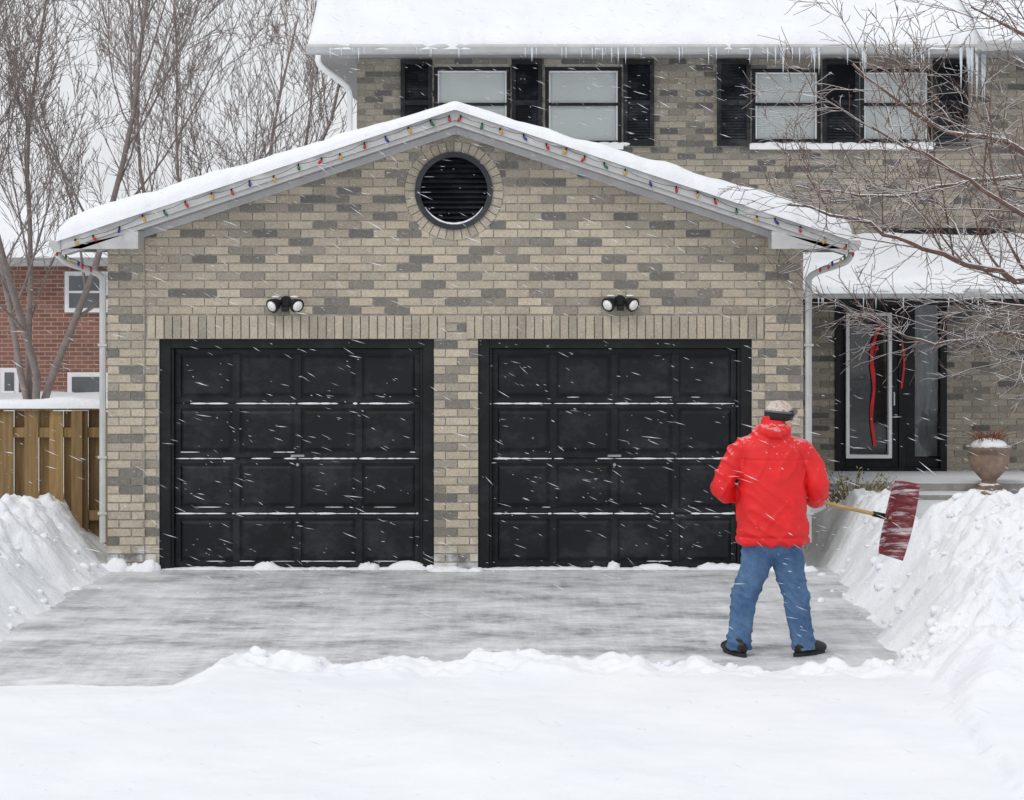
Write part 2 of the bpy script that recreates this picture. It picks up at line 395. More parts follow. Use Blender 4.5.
for i in range(n):
    a0=2*math.pi*i/n+.010; a1=2*math.pi*(i+1)/n-.010
    P=[(VX+r*math.cos(a),VZ+r*math.sin(a)) for r,a in ((.345,a0),(.345,a1),(.438,a1),(.438,a0))]
    b.prism_y(P,-.010-rr.uniform(0,.003),.02)
b.make('soldier_courses',M_brick3,house)
# vent
b=B()
V=[];F=[]
for i in range(seg):
    a=2*math.pi*i/seg
    for r,y in ((.30,-.03),(.348,-.03),(.348,.1),(.30,.1)): V.append((VX+r*math.cos(a),y,VZ+r*math.sin(a)))
for i in range(seg):
    j=(i+1)%seg
    for k in range(4): F.append((i*4+k,j*4+k,j*4+(k+1)%4,i*4+(k+1)%4))
b.add(V,F)
for i in range(-6,7):
    z=VZ+i*.046; h=math.sqrt(max(0,.305**2-(z-VZ)**2))
    if h>.05: b.prism_x([(-.015,z-.018),(-.007,z-.018),(.055,z+.026),(.047,z+.026)],VX-h,VX+h)
b.prism_y([(VX+.33*math.cos(2*math.pi*i/48),VZ+.33*math.sin(2*math.pi*i/48)) for i in range(48)],.08,.09)
b.make('gable_vent',simple('vent_black_paint',(.014,.017,.023),.45,.3,6,.12,.002,frost=.07),house)
b=B()
pts=[];rd=[]
for i in range(25):
    a=R(-150+i*5); pts.append((VX+.297*math.cos(a),-.022,VZ+.297*math.sin(a)+.004)); rd.append(.003+.007*max(0,math.sin(R(i/24*180)))*(.7+.6*random.random()))
b.tube(pts,rd,8)
for i in range(-5,6):
    z=VZ+i*.046-.012; h=math.sqrt(max(0,.30**2-(z-VZ)**2))
    x=VX-h
    while x<VX+h-.03:
        l=random.uniform(.03,.10)
        if random.random()<.08: b.ell((x+l/2,-.014,z),(l/2,.004,.002),8,5)
        x+=l
b.make('vent_snow',M_snow,house,smooth=True)

# garage doors
sn=B()
M_steel=simple('worn_steel',(.35,.35,.36),.35,.1,10,.1,metal=.8)
for di,(a,c) in enumerate(doors):
    d=B(); d.box(a,a+.10,.03,.16,-.02,DT); d.box(c-.10,c,.03,.16,-.02,DT); d.box(a+.1,c-.1,.03,.16,DT-.085,DT)
    d.box(a+.10,a+.125,.05,.12,0,DT-.085); d.box(c-.125,c-.10,.05,.12,0,DT-.085)
    d.make('garage_door_frame',M_black,house,bevel=.004)
    d=B(); x0=a+.127; x1=c-.127; zt=DT-.087; rows=4; cols=4; rh=zt/rows; cw=(x1-x0)/cols
    d.box(x0,x1,.135,.16,.01,zt)
    for r in range(rows):
        z0=r*rh+.004+(.008 if r==0 else 0); z1=(r+1)*rh-.004
        d.box(x0,x1,.112,.1345,z0,z0+.045); d.box(x0,x1,.112,.1345,z1-.045,z1)
        for k in range(cols+1):
            xa=x0+k*cw-.030; xb=xa+.060
            if k==0: xa=x0; xb=x0+.05
            if k==cols: xa=x1-.05; xb=x1
            d.box(xa,xb,.1125,.1345,z0+.0453,z1-.0453)
        for k in range(cols):
            px0=x0+k*cw+.045; px1=x0+(k+1)*cw-.045; pz0=z0+.06; pz1=z1-.06; e=.03
            V=[(px0,.1345,pz0),(px1,.1345,pz0),(px1,.1345,pz1),(px0,.1345,pz1),(px0+e,.124,pz0+e),(px1-e,.124,pz0+e),(px1-e,.124,pz1-e),(px0+e,.124,pz1-e)]
            d.add(V,[(4,5,6,7),(0,1,5,4),(1,2,6,5),(2,3,7,6),(3,0,4,7)])
            for zz,yy,pr in ((z1-.001,.108,.88),(z0+.047,.122,.18)):
                if r==rows-1 and zz>z1-.01: continue
                x=px0-.035 if random.random()<.8 else px0+.1
                while x<px1+.02:
                    l=random.uniform(.06,.22); e2=min(x+l,px1+.03)
                    if random.random()<pr:
                        hh=random.uniform(.003,.010) if zz>z1-.01 else random.uniform(.002,.005)
                        sn.ell(((x+e2)/2,yy,zz+.002),((e2-x)/2*1.2,.010,hh),10,6)
                    x+=l
    d.make('garage_door',M_blackdoor,house,bevel=.003)
    d=B(); xm=(a+c)/2
    d.box(xm-.06,xm+.06,.095,.1115,1.0,1.02); d.tube([(xm,.1115,.93),(xm,.09,.93)],[.016,.014],12)
    d.make('garage_door_handle',M_steel,house)
sn.make('door_ledge_snow',M_snow,house,smooth=True)
b=B()
for a,c in doors:
    x=a+.02
    while x<c:
        l=random.uniform(.06,.28); h=random.uniform(.006,.022)
        if random.random()<.12: h=random.uniform(.04,.075)
        V,F=ell_geo((x+l/2,.06,0),(l*.7,random.uniform(.05,.09),h),14,8); b.add([Vector(v)+Vector((0,0,.4*h*noise.noise(Vector(v)*30))) for v in V],F)
        x+=l*.8
for x0_,x1_,hm in ((-3.65,-3.2,.12),(-.70,-.30,.04),(2.15,2.65,.1)):
    for i in range(16):
        x=random.uniform(x0_,x1_); l=random.uniform(.05,.13); V,F=ell_geo((x,-.05,0),(l,random.uniform(.04,.09),random.uniform(.01,hm)),14,8)
        b.add([Vector(v)+Vector((0,0,.02*noise.noise(Vector(v)*18))) for v in V],F)
b.make('door_snow_drift',M_snow,house,smooth=True)

# garage roof
b=B()
for s in (-1,1):
    P=[(XC,4.10),(XC+s*3.44,deck(XC+3.44)),(XC+s*3.44,deck(XC+3.44)-.03),(XC,4.07)]
    b.prism_y(P,-.345,7.1)
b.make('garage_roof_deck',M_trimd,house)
b=B()
for s in (-1,1):
    P=[(XC,4.098),(XC+s*3.45,deck(XC+3.45)-.002),(XC+s*3.45,deck(XC+3.45)-.105),(XC,3.995)]; b.prism_y(P,-.375,-.346)
    P=[(XC,3.994),(XC+s*3.45,deck(XC+3.45)-.106),(XC+s*3.45,deck(XC+3.45)-.15),(XC,3.95)]; b.prism_y(P,-.352,-.3452)
    P=[(XC,4.00),(XC+s*3.2,deck(XC+3.2)-.10),(XC+s*3.2,deck(XC+3.2)-.21),(XC,3.89)]; b.prism_y(P,-.045,-.014)
b.make('garage_rake_fascia',M_trim,house,bevel=.003)
b=B()
for s in (-1,1):
    P=[(XC,3.95),(XC+s*3.44,deck(XC+3.44)-.15),(XC+s*3.44,deck(XC+3.44)-.14),(XC,3.96)]; b.prism_y(P,-.3445,-.03)
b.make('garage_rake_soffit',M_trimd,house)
b=B()
for s in (-1,1):
    xo=XC+s*3.43; xi=XC+s*2.78; zb=2.865
    b.prism_y([(xo,zb),(xi,zb),(xi,deck(xi)-.155),(xo,max(zb+.01,deck(xo)-.155))],-.352,-.02)
    b.box(min(xo,XC+s*3.1),max(xo,XC+s*3.1),-.02,7.0,zb,zb+.02)
b.make('eave_return',M_trim,house,bevel=.003)
b=B()
for s in (-1,1):
    x0=XC+s*3.455; z=deck(XC+3.44)
    pr=[(0,-.02),(.10,-.02),(.11,-.05),(.085,-.10),(.04,-.125),(0,-.125)]
    b.prism_y([(x0+s*p[0],z+p[1]) for p in pr],-.36,7.0)
b.make('garage_gutter',M_trim,house,bevel=.004)
def pipe(name,pts,r=.033,mat=M_trim):
    b=B(); P=catmull(pts,6); b.tube(P,[(r*1.15,r)]*len(P),8)
    for z in (2.0,1.0,.5):
        if min(p[2] for p in pts)<z<max(p[2] for p in pts):
            x,y=pts[-1][0],pts[-1][1]; b.box(x-.040,x+.040,y-.036,y+.06,z,z+.020)
    return b.make(name,mat,house,smooth=False)
pipe('downpipe',[(-3.99,-.2,2.86),(-3.99,-.2,2.80),(-3.93,-.18,2.74),(-3.72,-.06,2.66),(-3.655,-.02,2.60),(-3.65,-.02,2.5),(-3.65,-.02,1.5),(-3.65,-.02,.25)],.028)
pipe('downpipe',[(2.99,-.2,2.86),(2.99,-.2,2.80),(2.93,-.18,2.74),(2.72,-.06,2.66),(2.65,-.02,2.60),(2.645,-.02,2.5),(2.645,-.02,1.5),(2.645,-.02,.25)],.028)

def edges(n,L):
    e=[0,.004,.012,.025,.045,.07,.10,.14]; e=[k for k in e if k<L/2]
    mid=list(np.linspace(e[-1],L-e[-1],n)[1:-1]); return np.array(e+mid+[L-k for k in e[::-1]])
def slab(name,x0,x1,y0,y1,zf,T,nx=120,ny=40,parent=house,edge=.12,seed=0,hang=.03,und=.05):
    U=edges(nx,x1-x0); Vv=edges(ny,y1-y0); V=[];F=[]
    X=x0+U; Y=y0+Vv
    for j,y in enumerate(Y):
        for i,x in enumerate(X):
            de=min(U[i],U[-1]-U[i]); df=min(Vv[j],Vv[-1]-Vv[j]); d=min(min(de,df)/edge,1)
            k=math.sqrt(max(0,1-(1-d)**2)); t=T(x,y)*(1+.9*(float(fbm(x*2.2+seed,y*1.4,4))-.5))
            jx=und*(float(vn(y*3,x*0+seed))-.5) if de<.001 else 0; jy=und*(float(vn(x*4,seed+2.5))-.5)+und*.6*(float(vn(x*13,seed+7.5))-.5) if df<.15 and Vv[j]<.3 else 0
            V.append((x+jx,y+jy*(1-min(1,df/.15)),zf(x,y)+k*t-(hang if d<.01 else 0)))
    n=len(X)
    for j in range(len(Y)-1):
        for i in range(n-1): F.append((j*n+i,j*n+i+1,(j+1)*n+i+1,(j+1)*n+i))
    b=B(); b.add(V,F); return b.make(name,M_snow,parent,smooth=True,fix=False)
slab('garage_roof_snow',XC-3.48,XC+3.48,-.40,7.05,lambda x,y:deck(x)+.004,lambda x,y:.055+.115*min(1,abs(x-XC)/3.0),240,50,seed=3,hang=.02)

# ---------------- main house
HX0,HY=-1.87,7.0
wins=[(-.94,-.02,4.14,5.07),(.40,1.32,4.14,5.07),(2.89,3.72,4.16,5.05),(4.20,5.05,4.16,5.05)]
HX1=9.0
DX0,DX1,DZ0,DZ1=3.89,5.24,.2,2.32
def hgap(z):
    o=[(a,c) for a,c,z0,z1 in wins if z0<z<z1]
    if z<DZ1: o.append((DX0,DX1))
    return o
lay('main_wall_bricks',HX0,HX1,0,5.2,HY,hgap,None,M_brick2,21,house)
b=B(); yy0,yy1=HY+.009,HY+.3
xsn=sorted(set([HX0,HX1]+[v for w_ in wins for v in w_[:2]]+[DX0,DX1]))
for i in range(len(xsn)-1):
    a,c=xsn[i],xsn[i+1]; m_=(a+c)/2; sp=[(0-.1,5.25)]
    if DX0<m_<DX1: sp=[(DZ1,5.25)]
    for w_ in wins:
        if w_[0]<m_<w_[1]:
            ns=[]
            for s0,s1 in sp: ns+= [(s0,w_[2]),(w_[3],s1)]
            sp=ns
    for s0,s1 in sp: b.box(a,c,yy0,yy1,s0,s1)
b.make('main_wall',M_mortar,house)
b=B(); b.box(HX0,HX0+.25,HY+.301,15,-.1,5.25); b.box(9-.25,9,HY+.301,15,-.1,5.25); b.box(HX0,9,15.001,15.2,-.1,5.25); b.make('main_side_walls',M_brickside,house)
gl=B(); fr=B(); bl=B(); fw=B(); si=B(); sh=B(); shs=B()
for a,c,z0,z1 in wins:
    f=.045
    fr.box(a,a+f,HY-.01,HY+.12,z0,z1); fr.box(c-f,c,HY-.01,HY+.12,z0,z1); fr.box(a+f,c-f,HY-.01,HY+.12,z1-f,z1); fr.box(a+f,c-f,HY-.01,HY+.12,z0,z0+f)
    zm=z0+(z1-z0)*.52
    fr.box(a+f,c-f,HY+.0,HY+.06,zm-.018,zm+.018)
    fw.box(a+f,a+f+.018,HY+.01,HY+.05,z0+f,z1-f); fw.box(c-f-.018,c-f,HY+.01,HY+.05,z0+f,z1-f)
    fw.box(a+f+.018,c-f-.018,HY+.01,HY+.05,z1-f-.018,z1-f)
    gl.add([(a+f,HY+.03,z0+f),(c-f,HY+.03,z0+f),(c-f,HY+.03,z1-f),(a+f,HY+.03,z1-f)],[(0,1,2,3)])
    z=z0+f
    while z<z1-f:
        bl.prism_x([(HY+.062,z),(HY+.065,z),(HY+.072,z+.025),(HY+.069,z+.025)],a+f+.012,c-f-.012); z+=.0255
    bl.box(a+f,c-f,HY+.078,HY+.085,z0+f,z1-f)
for a,c in ((-.96,1.34),(2.86,5.08)):
    si.box(a,c,HY-.06,HY+.1,4.075,4.135)
    x=a
    while x<c:
        l=random.uniform(.08,.2); shs.ell((x+l/2,HY-.03,4.14),(l*.65,.035,random.uniform(.012,.03)),10,6); x+=l
fr.make('window_frames',M_black,house,bevel=.003); fw.make('window_sashes',M_white,house); gl.make('window_panes',M_glass,house,fix=False); bl.make('window_blinds',M_blind,house); si.make('window_sills',M_white,house,bevel=.004)
for a,c in ((-1.34,-.96),(-.005,.365),(1.34,1.71),(2.47,2.87),(3.74,4.18),(5.07,5.49)):
    z0,z1=4.12,5.16
    f=.05; sh.box(a,a+f,HY-.05,HY-.005,z0,z1); sh.box(c-f,c,HY-.05,HY-.005,z0,z1)
    for z in (z0,z1-.06,(z0+z1)/2-.03): sh.box(a+f,c-f,HY-.048,HY-.005,z,z+.06)
    z=z0+.06
    while z<z1-.08:
        sh.prism_x([(HY-.038,z),(HY-.034,z),(HY-.018,z+.034),(HY-.022,z+.034)],a+f,c-f); z+=.034
    sh.box(a+f,c-f,HY-.008,HY-.004,z0,z1)
sh.make('window_shutters',simple('shutter_paint',(.008,.009,.012),.5,.3,6,.12,.002,spec=.3,frost=.10),house); shs.make('sill_snow',M_snow,house,smooth=True)
EZ=5.20
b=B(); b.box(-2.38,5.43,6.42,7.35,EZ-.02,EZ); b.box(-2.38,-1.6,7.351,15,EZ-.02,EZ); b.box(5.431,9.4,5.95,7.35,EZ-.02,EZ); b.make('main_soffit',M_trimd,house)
pr=[(6.40,EZ+.08),(6.29,EZ+.08),(6.28,EZ+.05),(6.31,EZ-.01),(6.34,EZ-.03),(6.40,EZ-.03)]
b=B(); b.prism_x(pr,-2.42,5.45); b.prism_x([(y-.47,z) for y,z in pr],5.45,9.5)
b.box(5.45,5.47,5.93,6.42,EZ-.03,EZ+.08); b.box(-2.40,-2.38,6.42,15,EZ-.03,EZ+.08); b.box(-2.379,5.449,6.401,6.419,EZ-.03,EZ+.08)
b.make('main_gutter',M_trim,house)
b=B(); b.add([(-2.40,6.38,EZ+.085),(9.5,6.38,EZ+.085),(9.5,11.5,EZ+.085+2.56),(-1.0,11.5,EZ+.085+2.56),(-2.4,15.5,EZ+.08),(9.5,15.5,EZ+.08)],[(0,1,2,3),(0,3,4),(3,2,5,4)])
b.add([(5.46,5.92,EZ+.085),(9.5,5.92,EZ+.085),(9.5,11,EZ+.16+2.56),(5.46,11,EZ+.16+2.56)],[(0,1,2,3)])
b.make('main_roof_deck',M_trimd,house,fix=False)
slab('main_roof_snow',-2.40,5.6,6.30,11.5,lambda x,y:EZ+.09+.5*(y-6.38),lambda x,y:.17,160,60,seed=9,edge=.16,und=.06)
slab('main_roof_snow',5.46,9.6,5.85,11.2,lambda x,y:EZ+.09+.5*(y-5.92),lambda x,y:.17,60,50,seed=19,edge=.16)
pipe('downpipe',[(-2.28,6.36,5.16),(-2.28,6.37,5.08),(-2.22,6.45,5.0),(-2.0,6.8,4.84),(-1.95,6.93,4.72),(-1.95,6.94,4.5),(-1.95,6.94,3.0)],.035,M_white)
b=B(); rr=random.Random(4)
for cx,w_,n_,L in ((3.35,.30,10,.30),(5.35,.22,12,.62),(1.6,1.5,26,.15),(-1.4,.8,12,.12),(4.4,.5,14,.26)):
    for i in range(n_):
        x=cx+rr.uniform(-w_,w_); l=L*rr.uniform(.3,1.1); r=.010+l*.026
        b.tube([(x,6.280,EZ+.04),(x+.003,6.280,EZ+.04-l*.5),(x,6.280,EZ-l)],[r,r*.6,.001],6)
b.make('icicles',M_ice,house,smooth=True)
# porch
b=B(); b.box(2.62,6.6,5.35,5.41,2.24,2.36); b.box(2.61,6.6,5.411,6.99,2.33,2.35); b.make('porch_soffit',M_black,house)
b=B(); b.prism_x([(y-6.40+5.35,z-EZ+2.345) for y,z in pr],2.62,6.6); b.make('porch_gutter',M_trim,house)
b=B(); b.add([(2.61,5.3,2.42),(6.6,5.3,2.42),(6.6,6.99,2.97),(2.61,6.99,2.97)],[(0,1,2,3)]); b.make('porch_roof_deck',M_trimd,house,fix=False)
slab('porch_roof_snow',2.62,6.65,5.22,6.98,lambda x,y:2.43+.325*(y-5.3),lambda x,y:.12,70,30,seed=33,edge=.12)
b=B(); b.box(4.45,6.0,6.93,6.985,3.05,3.13); b.make('porch_flashing',M_black,house)
b=B(); rr=random.Random(14)
for i in range(16):
    x=rr.uniform(3.1,6.4); l=rr.uniform(.04,.16); b.tube([(x,5.235,2.33),(x,5.235,2.32-l)],[.010,.001],6)
b.make('porch_icicles',M_ice,house)
b=B(); b.box(3.2,6.6,5.6,7.0,-.1,.20); b.box(3.7,5.2,5.2,5.599,-.1,.11); b.make('porch_steps',M_conc,house,bevel=.01)
b=B(); y=HY
b.box(DX0,DX0+.08,y-.02,y+.2,.2,DZ1); b.box(DX1-.08,DX1,y-.02,y+.2,.2,DZ1); b.box(DX0+.08,DX1-.08,y-.02,y+.2,DZ1-.09,DZ1)
b.box(4.66,4.74,y-.01,y+.2,.2,DZ1-.09); b.box(4.74,4.86,y+.03,y+.2,.2,DZ1-.09); b.box(DX0+.08,DX1-.08,y-.0,y+.2,.2,.24)
b.box(DX0+.08,4.02,y+.02,y+.07,.24,DZ1-.09); b.box(4.57,4.66,y+.02,y+.07,.24,DZ1-.09); b.box(4.02,4.57,y+.02,y+.07,.24,.36); b.box(4.02,4.57,y+.02,y+.07,2.11,DZ1-.09)
b.box(4.86,DX1-.08,y+.05,y+.1,.24,.36); b.make('entrance_frame',M_black,house,bevel=.004)
b=B(); f=.040
b.box(4.02,4.02+f,y-.06,y+.05,.36,2.11); b.box(4.57-f,4.57,y-.06,y+.05,.36,2.11); b.box(4.02+f,4.57-f,y-.06,y+.05,2.11-f,2.11); b.box(4.02+f,4.57-f,y-.06,y+.05,.36,.36+f)
b.make('storm_door_trim',M_white,house)
b=B(); b.box(4.061,4.529,y+.04,y+.044,.401,2.069); b.box(4.87,5.155,y+.06,y+.064,.37,DZ1-.1); b.make('entrance_glass',M_glass,house)
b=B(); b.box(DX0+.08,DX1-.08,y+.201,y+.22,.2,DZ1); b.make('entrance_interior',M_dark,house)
b=B(); b.box(4.87,5.15,y+.12,y+.13,.37,DZ1-.1); b.make('sidelight_reflection_panel',simple('painted_grey_reflection',(.20,.205,.21),.8,.4,3,0,stretch=(6,1,1)),house)  # grey panel added behind the glass; its streaky colour paints the sidelight's reflection
M_ribbon=simple('red_ribbon',(.75,.01,.015),.5,.2,5,.1)
def ribbon(b,P,w_):
    for i in range(len(P)-1):
        p,q=Vector(P[i]),Vector(P[i+1]); b.add([p-Vector((w_,0,0)),p+Vector((w_,0,0)),q+Vector((w_*.9,0,0)),q-Vector((w_*.9,0,0))],[(0,1,2,3)])
b=B()
ribbon(b,catmull([(4.42,y-.01,1.95),(4.36,y-.03,1.75),(4.33,y-.01,1.5),(4.36,y-.03,1.2),(4.33,y-.01,.9),(4.37,y-.02,.5)],6),.018)
ribbon(b,catmull([(4.46,y-.01,1.95),(4.33,y-.02,1.70),(4.37,y-.01,1.3),(4.33,y-.02,.8)],6),.012)
b.ell((4.38,y-.02,1.68),(.04,.02,.025),10,6)
ribbon(b,catmull([(4.70,y-.03,1.75),(4.72,y-.04,1.5),(4.69,y-.03,1.2)],5),.012)
b.make('door_ribbon',M_ribbon,house)
b=B(); b.tube([(4.60,y+.0,1.15),(4.60,y-.05,1.15),(4.60,y-.05,1.0),(4.60,y,1.0)],[.008]*4,8); b.make('door_handle',M_white,house)

# ------------------------------------------------------------------ floodlights
M_lens=simple('lamp_lens',(.85,.85,.83),.15,.05,20,.1)
def flood(x,z):
    e=empty('wall_floodlight',(x,0,z)); b=B(); K=1.15
    b.tube([(0,0,.01),(0,-.035,.01)],[.055,.045],18)
    D={}
    for s in (-1,1):
        b.tube([(s*.03,-.02,.01),(s*.055,-.06,.0)],[.014,.014],10)
        d=Vector((s*.58,-.74,-.38)).normalized(); p=Vector((s*.075,-.06,.0)); D[s]=(d,p)
        b.tube([p-d*.035,p,p+d*.045*K,p+d*.06*K,p+d*.062*K],[.02*K,.038*K,.055*K,.058*K,.050*K],20)
    b.box(-.03,.03,-.09,-.03,-.075,-.035)
    b.make('housing',M_black,e,bevel=.002)
    b=B()
    for s in (-1,1):
        d,p=D[s]; b.tube([p+d*.0725,p+d*.084,p+d*.090],[.050,.038,.014],20)
    b.make('lens',M_lens,e,smooth=True)
    b=B()
    for s in (-1,1): b.ell((s*.085,-.085,.058),(.038,.03,.010),10,6)
    b.make('lamp_snow',M_snow,e,smooth=True)
flood(-2.018,2.383); flood(.964,2.392)

# ------------------------------------------------------------------ string lights
e=empty('string_lights'); cols={'red':(.45,.01,.01),'amber':(.55,.30,.02),'green':(.008,.13,.04),'blue':(.01,.03,.22)}
bs={k:B() for k in cols}; wire=B(); keys=['red','green','amber','blue','red','amber']; rr=random.Random(9)
ki=0
for s in (-1,1):
    prev=None; d=.05
    while d<3.45:
        x=XC+s*d; z=deck(x)-.045+rr.uniform(-.03,.015); p=Vector((x,-.392,z))
        if prev is not None:
            m_=(p+prev)/2-Vector((0,0,.010)); wire.tube([prev,m_,p],[.0020]*3,5)
        wire.tube([p+Vector((0,0,.006)),p-Vector((0,0,.02))],[.008,.008],7)
        k=keys[ki%6]; ki+=1; tl=rr.uniform(-.03,.03)
        bs[k].tube([p-Vector((0,0,.018)),p-Vector((tl*.4,.002,.032)),p-Vector((tl,.003,.048)),p-Vector((tl,.004,.058))],[.008,.0135,.010,.002],8)
        prev=p; d+=rr.uniform(.15,.24)
for s in (-1,1):
    prev=None
    for i in range(6):
        p=Vector((XC+s*(3.50-.05*i-.02*(i%2)),-.30+.03*i,2.84-.028*i))
        if prev is not None: wire.tube([prev,p],[.003]*2,5)
        bs[keys[i%5]].tube([p,p-Vector((0,0,.02)),p-Vector((0,0,.045))],[.008,.013,.004],8); prev=p
wire.make('cable',M_black,e)
for k,c in cols.items(): bs[k].make('bulbs_'+k,simple('bulb_'+k,c,.25,.1,10,0),e,smooth=True)

# ------------------------------------------------------------------ fence
fe=empty('wooden_fence'); b=B(); x=-9.0; fy=.75; rr=random.Random(2)
i=0
while x<-3.68:
    w_=.125; yo=fy if i%2 else fy+.09
    b.box(x,x+w_,yo,yo+.02,-.05,1.36+rr.uniform(-.008,.008),.001); x+=.115; i+=1
b.make('boards',M_fence,fe)
b=B()
for z in (.35,1.12): b.box(-9,-3.66,fy+.022,fy+.088,z,z+.09)
for x in (-8.6,-6.3,-4.02): b.box(x-.05,x+.05,fy-.06,fy-.002,-.05,1.37)
b.make('rails_and_posts',M_fence,fe)
b=B(); b.box(-9,-3.66,fy-.03,fy+.14,1.375,1.40); b.make('top_cap',M_fence,fe)
slab('fence_snow',-9,-3.64,fy-.05,fy+.16,lambda x,y:1.402,lambda x,y:.075,120,6,parent=fe,edge=.06,hang=.01,und=.01)

# ------------------------------------------------------------------ neighbour house
nh=empty('red_brick_house'); b=B(); NY=20
b.box(-18,-5.2,NY,NY+8,-.1,2.60); b.make('walls',M_redbrick,nh)
wb=B(); gb=B()
for x0,x1,z0,z1 in ((-7.9,-7.28,1.85,2.42),(-7.85,-7.28,-.1,.62),(-10.2,-9.6,.9,2.0),(-9.05,-8.88,0,.7)):
    wb.box(x0-.08,x1+.08,NY-.05,NY-.002,z0-.08,z1+.08); gb.box(x0,x1,NY-.06,NY-.051,z0,z1); wb.box(x0,x1,NY-.075,NY-.0605,(z0+z1)/2-.02,(z0+z1)/2+.02)
wb.make('window_frames',M_white,nh); gb.make('window_panes',simple('dark_pane',(.12,.13,.14),.15,.2,2,0),nh)
b=B(); b.box(-18.4,-4.8,NY-.5,NY-.4,2.60,2.75); b.make('gutter',M_trimd,nh)
b=B(); b.add([(-18.4,NY-.5,2.7),(-4.8,NY-.5,2.7),(-7.5,NY+4,3.9),(-17,NY+4,3.9),(-18.4,NY+8.5,2.7),(-4.8,NY+8.5,2.7)],[(0,1,2,3),(1,5,2),(3,2,5,4),(0,3,4)])
b.make('snowy_roof',M_snow,nh)

# ------------------------------------------------------------------ trees
def branch(b,rr,p,d,L,r,depth,P):
    nseg=P['seg'][depth] if depth<len(P['seg']) else 3
    pts=[p.copy()]; rad=[r]; d=d.normalized(); end=max(r*.30,.0025)
    dirs=[d]
    for i in range(nseg):
        d=(d+Vector((rr.gauss(0,1),rr.gauss(0,1),rr.gauss(0,1)))*P['wob']+Vector(P['trop'])*P['tr'][min(depth,len(P['tr'])-1)]).normalized()
        p=p+d*(L/nseg); pts.append(p.copy()); rad.append(r+(end-r)*(i+1)/nseg); dirs.append(d)
    b.tube(pts,rad,7 if r>.03 else (5 if r>.012 else 3),cap=False)
    if depth>=P['max']: return
    n=P['kids'][depth]
    for k in range(n):
        t=P['start']+(1-P['start'])*(k+rr.random())/n; fi=t*nseg; i=min(int(fi),nseg-1); q=pts[i].lerp(pts[i+1],fi-i); rl=rad[i]+(rad[i+1]-rad[i])*(fi-i)
        dd=dirs[min(i+1,nseg)]; perp=Vector((rr.gauss(0,1),rr.gauss(0,1),rr.gauss(0,1))); perp=(perp-dd*perp.dot(dd)).normalized()
        ang=R(rr.uniform(*P['ang'])); nd=dd*math.cos(ang)+perp*math.sin(ang)
        branch(b,rr,q,nd,L*rr.uniform(*P['len'])*(1-.35*t),max(rl*rr.uniform(.35,.58),P['rmin']),depth+1,P)
def tree(name,loc,stems,seed,hgt,r0,spread):
    rr=random.Random(seed); b=B(); P=dict(seg=[9,6,5,4,3],wob=.085,trop=(0,0,1),tr=[.03,.12,.12,.08],kids=[12,7,6,4],start=.18,ang=(20,45),len=(.38,.60),max=4,rmin=.0050)
    base=Vector(loc)
    b.tube([base-Vector((0,0,.3)),base+Vector((0,0,.15)),base+Vector((0,0,.6))],[r0*1.9,r0*1.5,r0*1.15],12)
    for i in range(stems):
        a=2*math.pi*(i+rr.random()*.6)/stems; d=Vector((math.cos(a)*spread,math.sin(a)*spread*.8,1))
        branch(b,rr,base+Vector((0,0,.35+.1*rr.random())),d,hgt*rr.uniform(.85,1.1),r0*rr.uniform(.6,.9),0,P)
    return b.make(name,M_bark,smooth=True,fix=False)
tree('bare_tree',(-6.5,10.5,0),4,31,7.4,.075,.28)
tree('bare_tree',(-9.6,14,0),3,32,8.0,.075,.26)
tree('bare_tree',(-4.9,16,0),4,35,7.6,.06,.34)
rr=random.Random(77); b=B(); T=Vector((5.75,-1.0,0))
trunk=[T+Vector(v) for v in ((0,0,-.1),(.02,0,.8),(-.03,.02,1.6),(.02,0,2.6),(-.05,0,3.6),(-.1,.05,4.8),(-.12,.1,6.2))]
b.tube(trunk,[.13,.10,.09,.08,.065,.045,.02],12)
P=dict(seg=[6,5,4,4],wob=.15,trop=(-.5,0,.25),tr=[.05,.05,.04],kids=[6,5,5],start=.10,ang=(22,58),len=(.45,.78),max=3,rmin=.0036)
limbs=[([(5.72,-1,1.9),(4.9,-1.2,2.35),(4.34,-1.2,2.58),(3.7,-1.25,2.78),(3.12,-1.2,3.01),(2.35,-1.15,3.25)],.045),
 ([(5.72,-1,2.6),(4.9,-.8,3.3),(4.34,-.7,3.75),(3.6,-.7,3.95),(2.95,-.6,4.47)],.042),
 ([(5.65,-1,3.4),(4.9,-1.2,4.2),(4.34,-1.3,4.62),(3.8,-1.4,4.85)],.035),
 ([(5.74,-1,1.6),(4.9,-.6,1.95),(4.34,-.5,2.12),(3.7,-.4,2.05),(3.2,-.3,2.22)],.03),
 ([(5.7,-1,2.3),(4.9,-1.5,2.75),(4.3,-1.6,3.1),(3.6,-1.7,3.5),(2.9,-1.8,3.85)],.036),
 ([(5.7,-1,2.9),(5.0,-.4,3.4),(4.3,.1,3.5),(3.5,.3,3.35),(2.6,.4,3.4)],.034),
 ([(5.74,-1,1.7),(5.0,-1.5,2.0),(4.4,-1.8,2.35),(3.8,-1.9,2.42)],.028),
 ([(5.6,-1,3.9),(5.0,-.8,4.7),(4.4,-.8,5.3)],.03)]
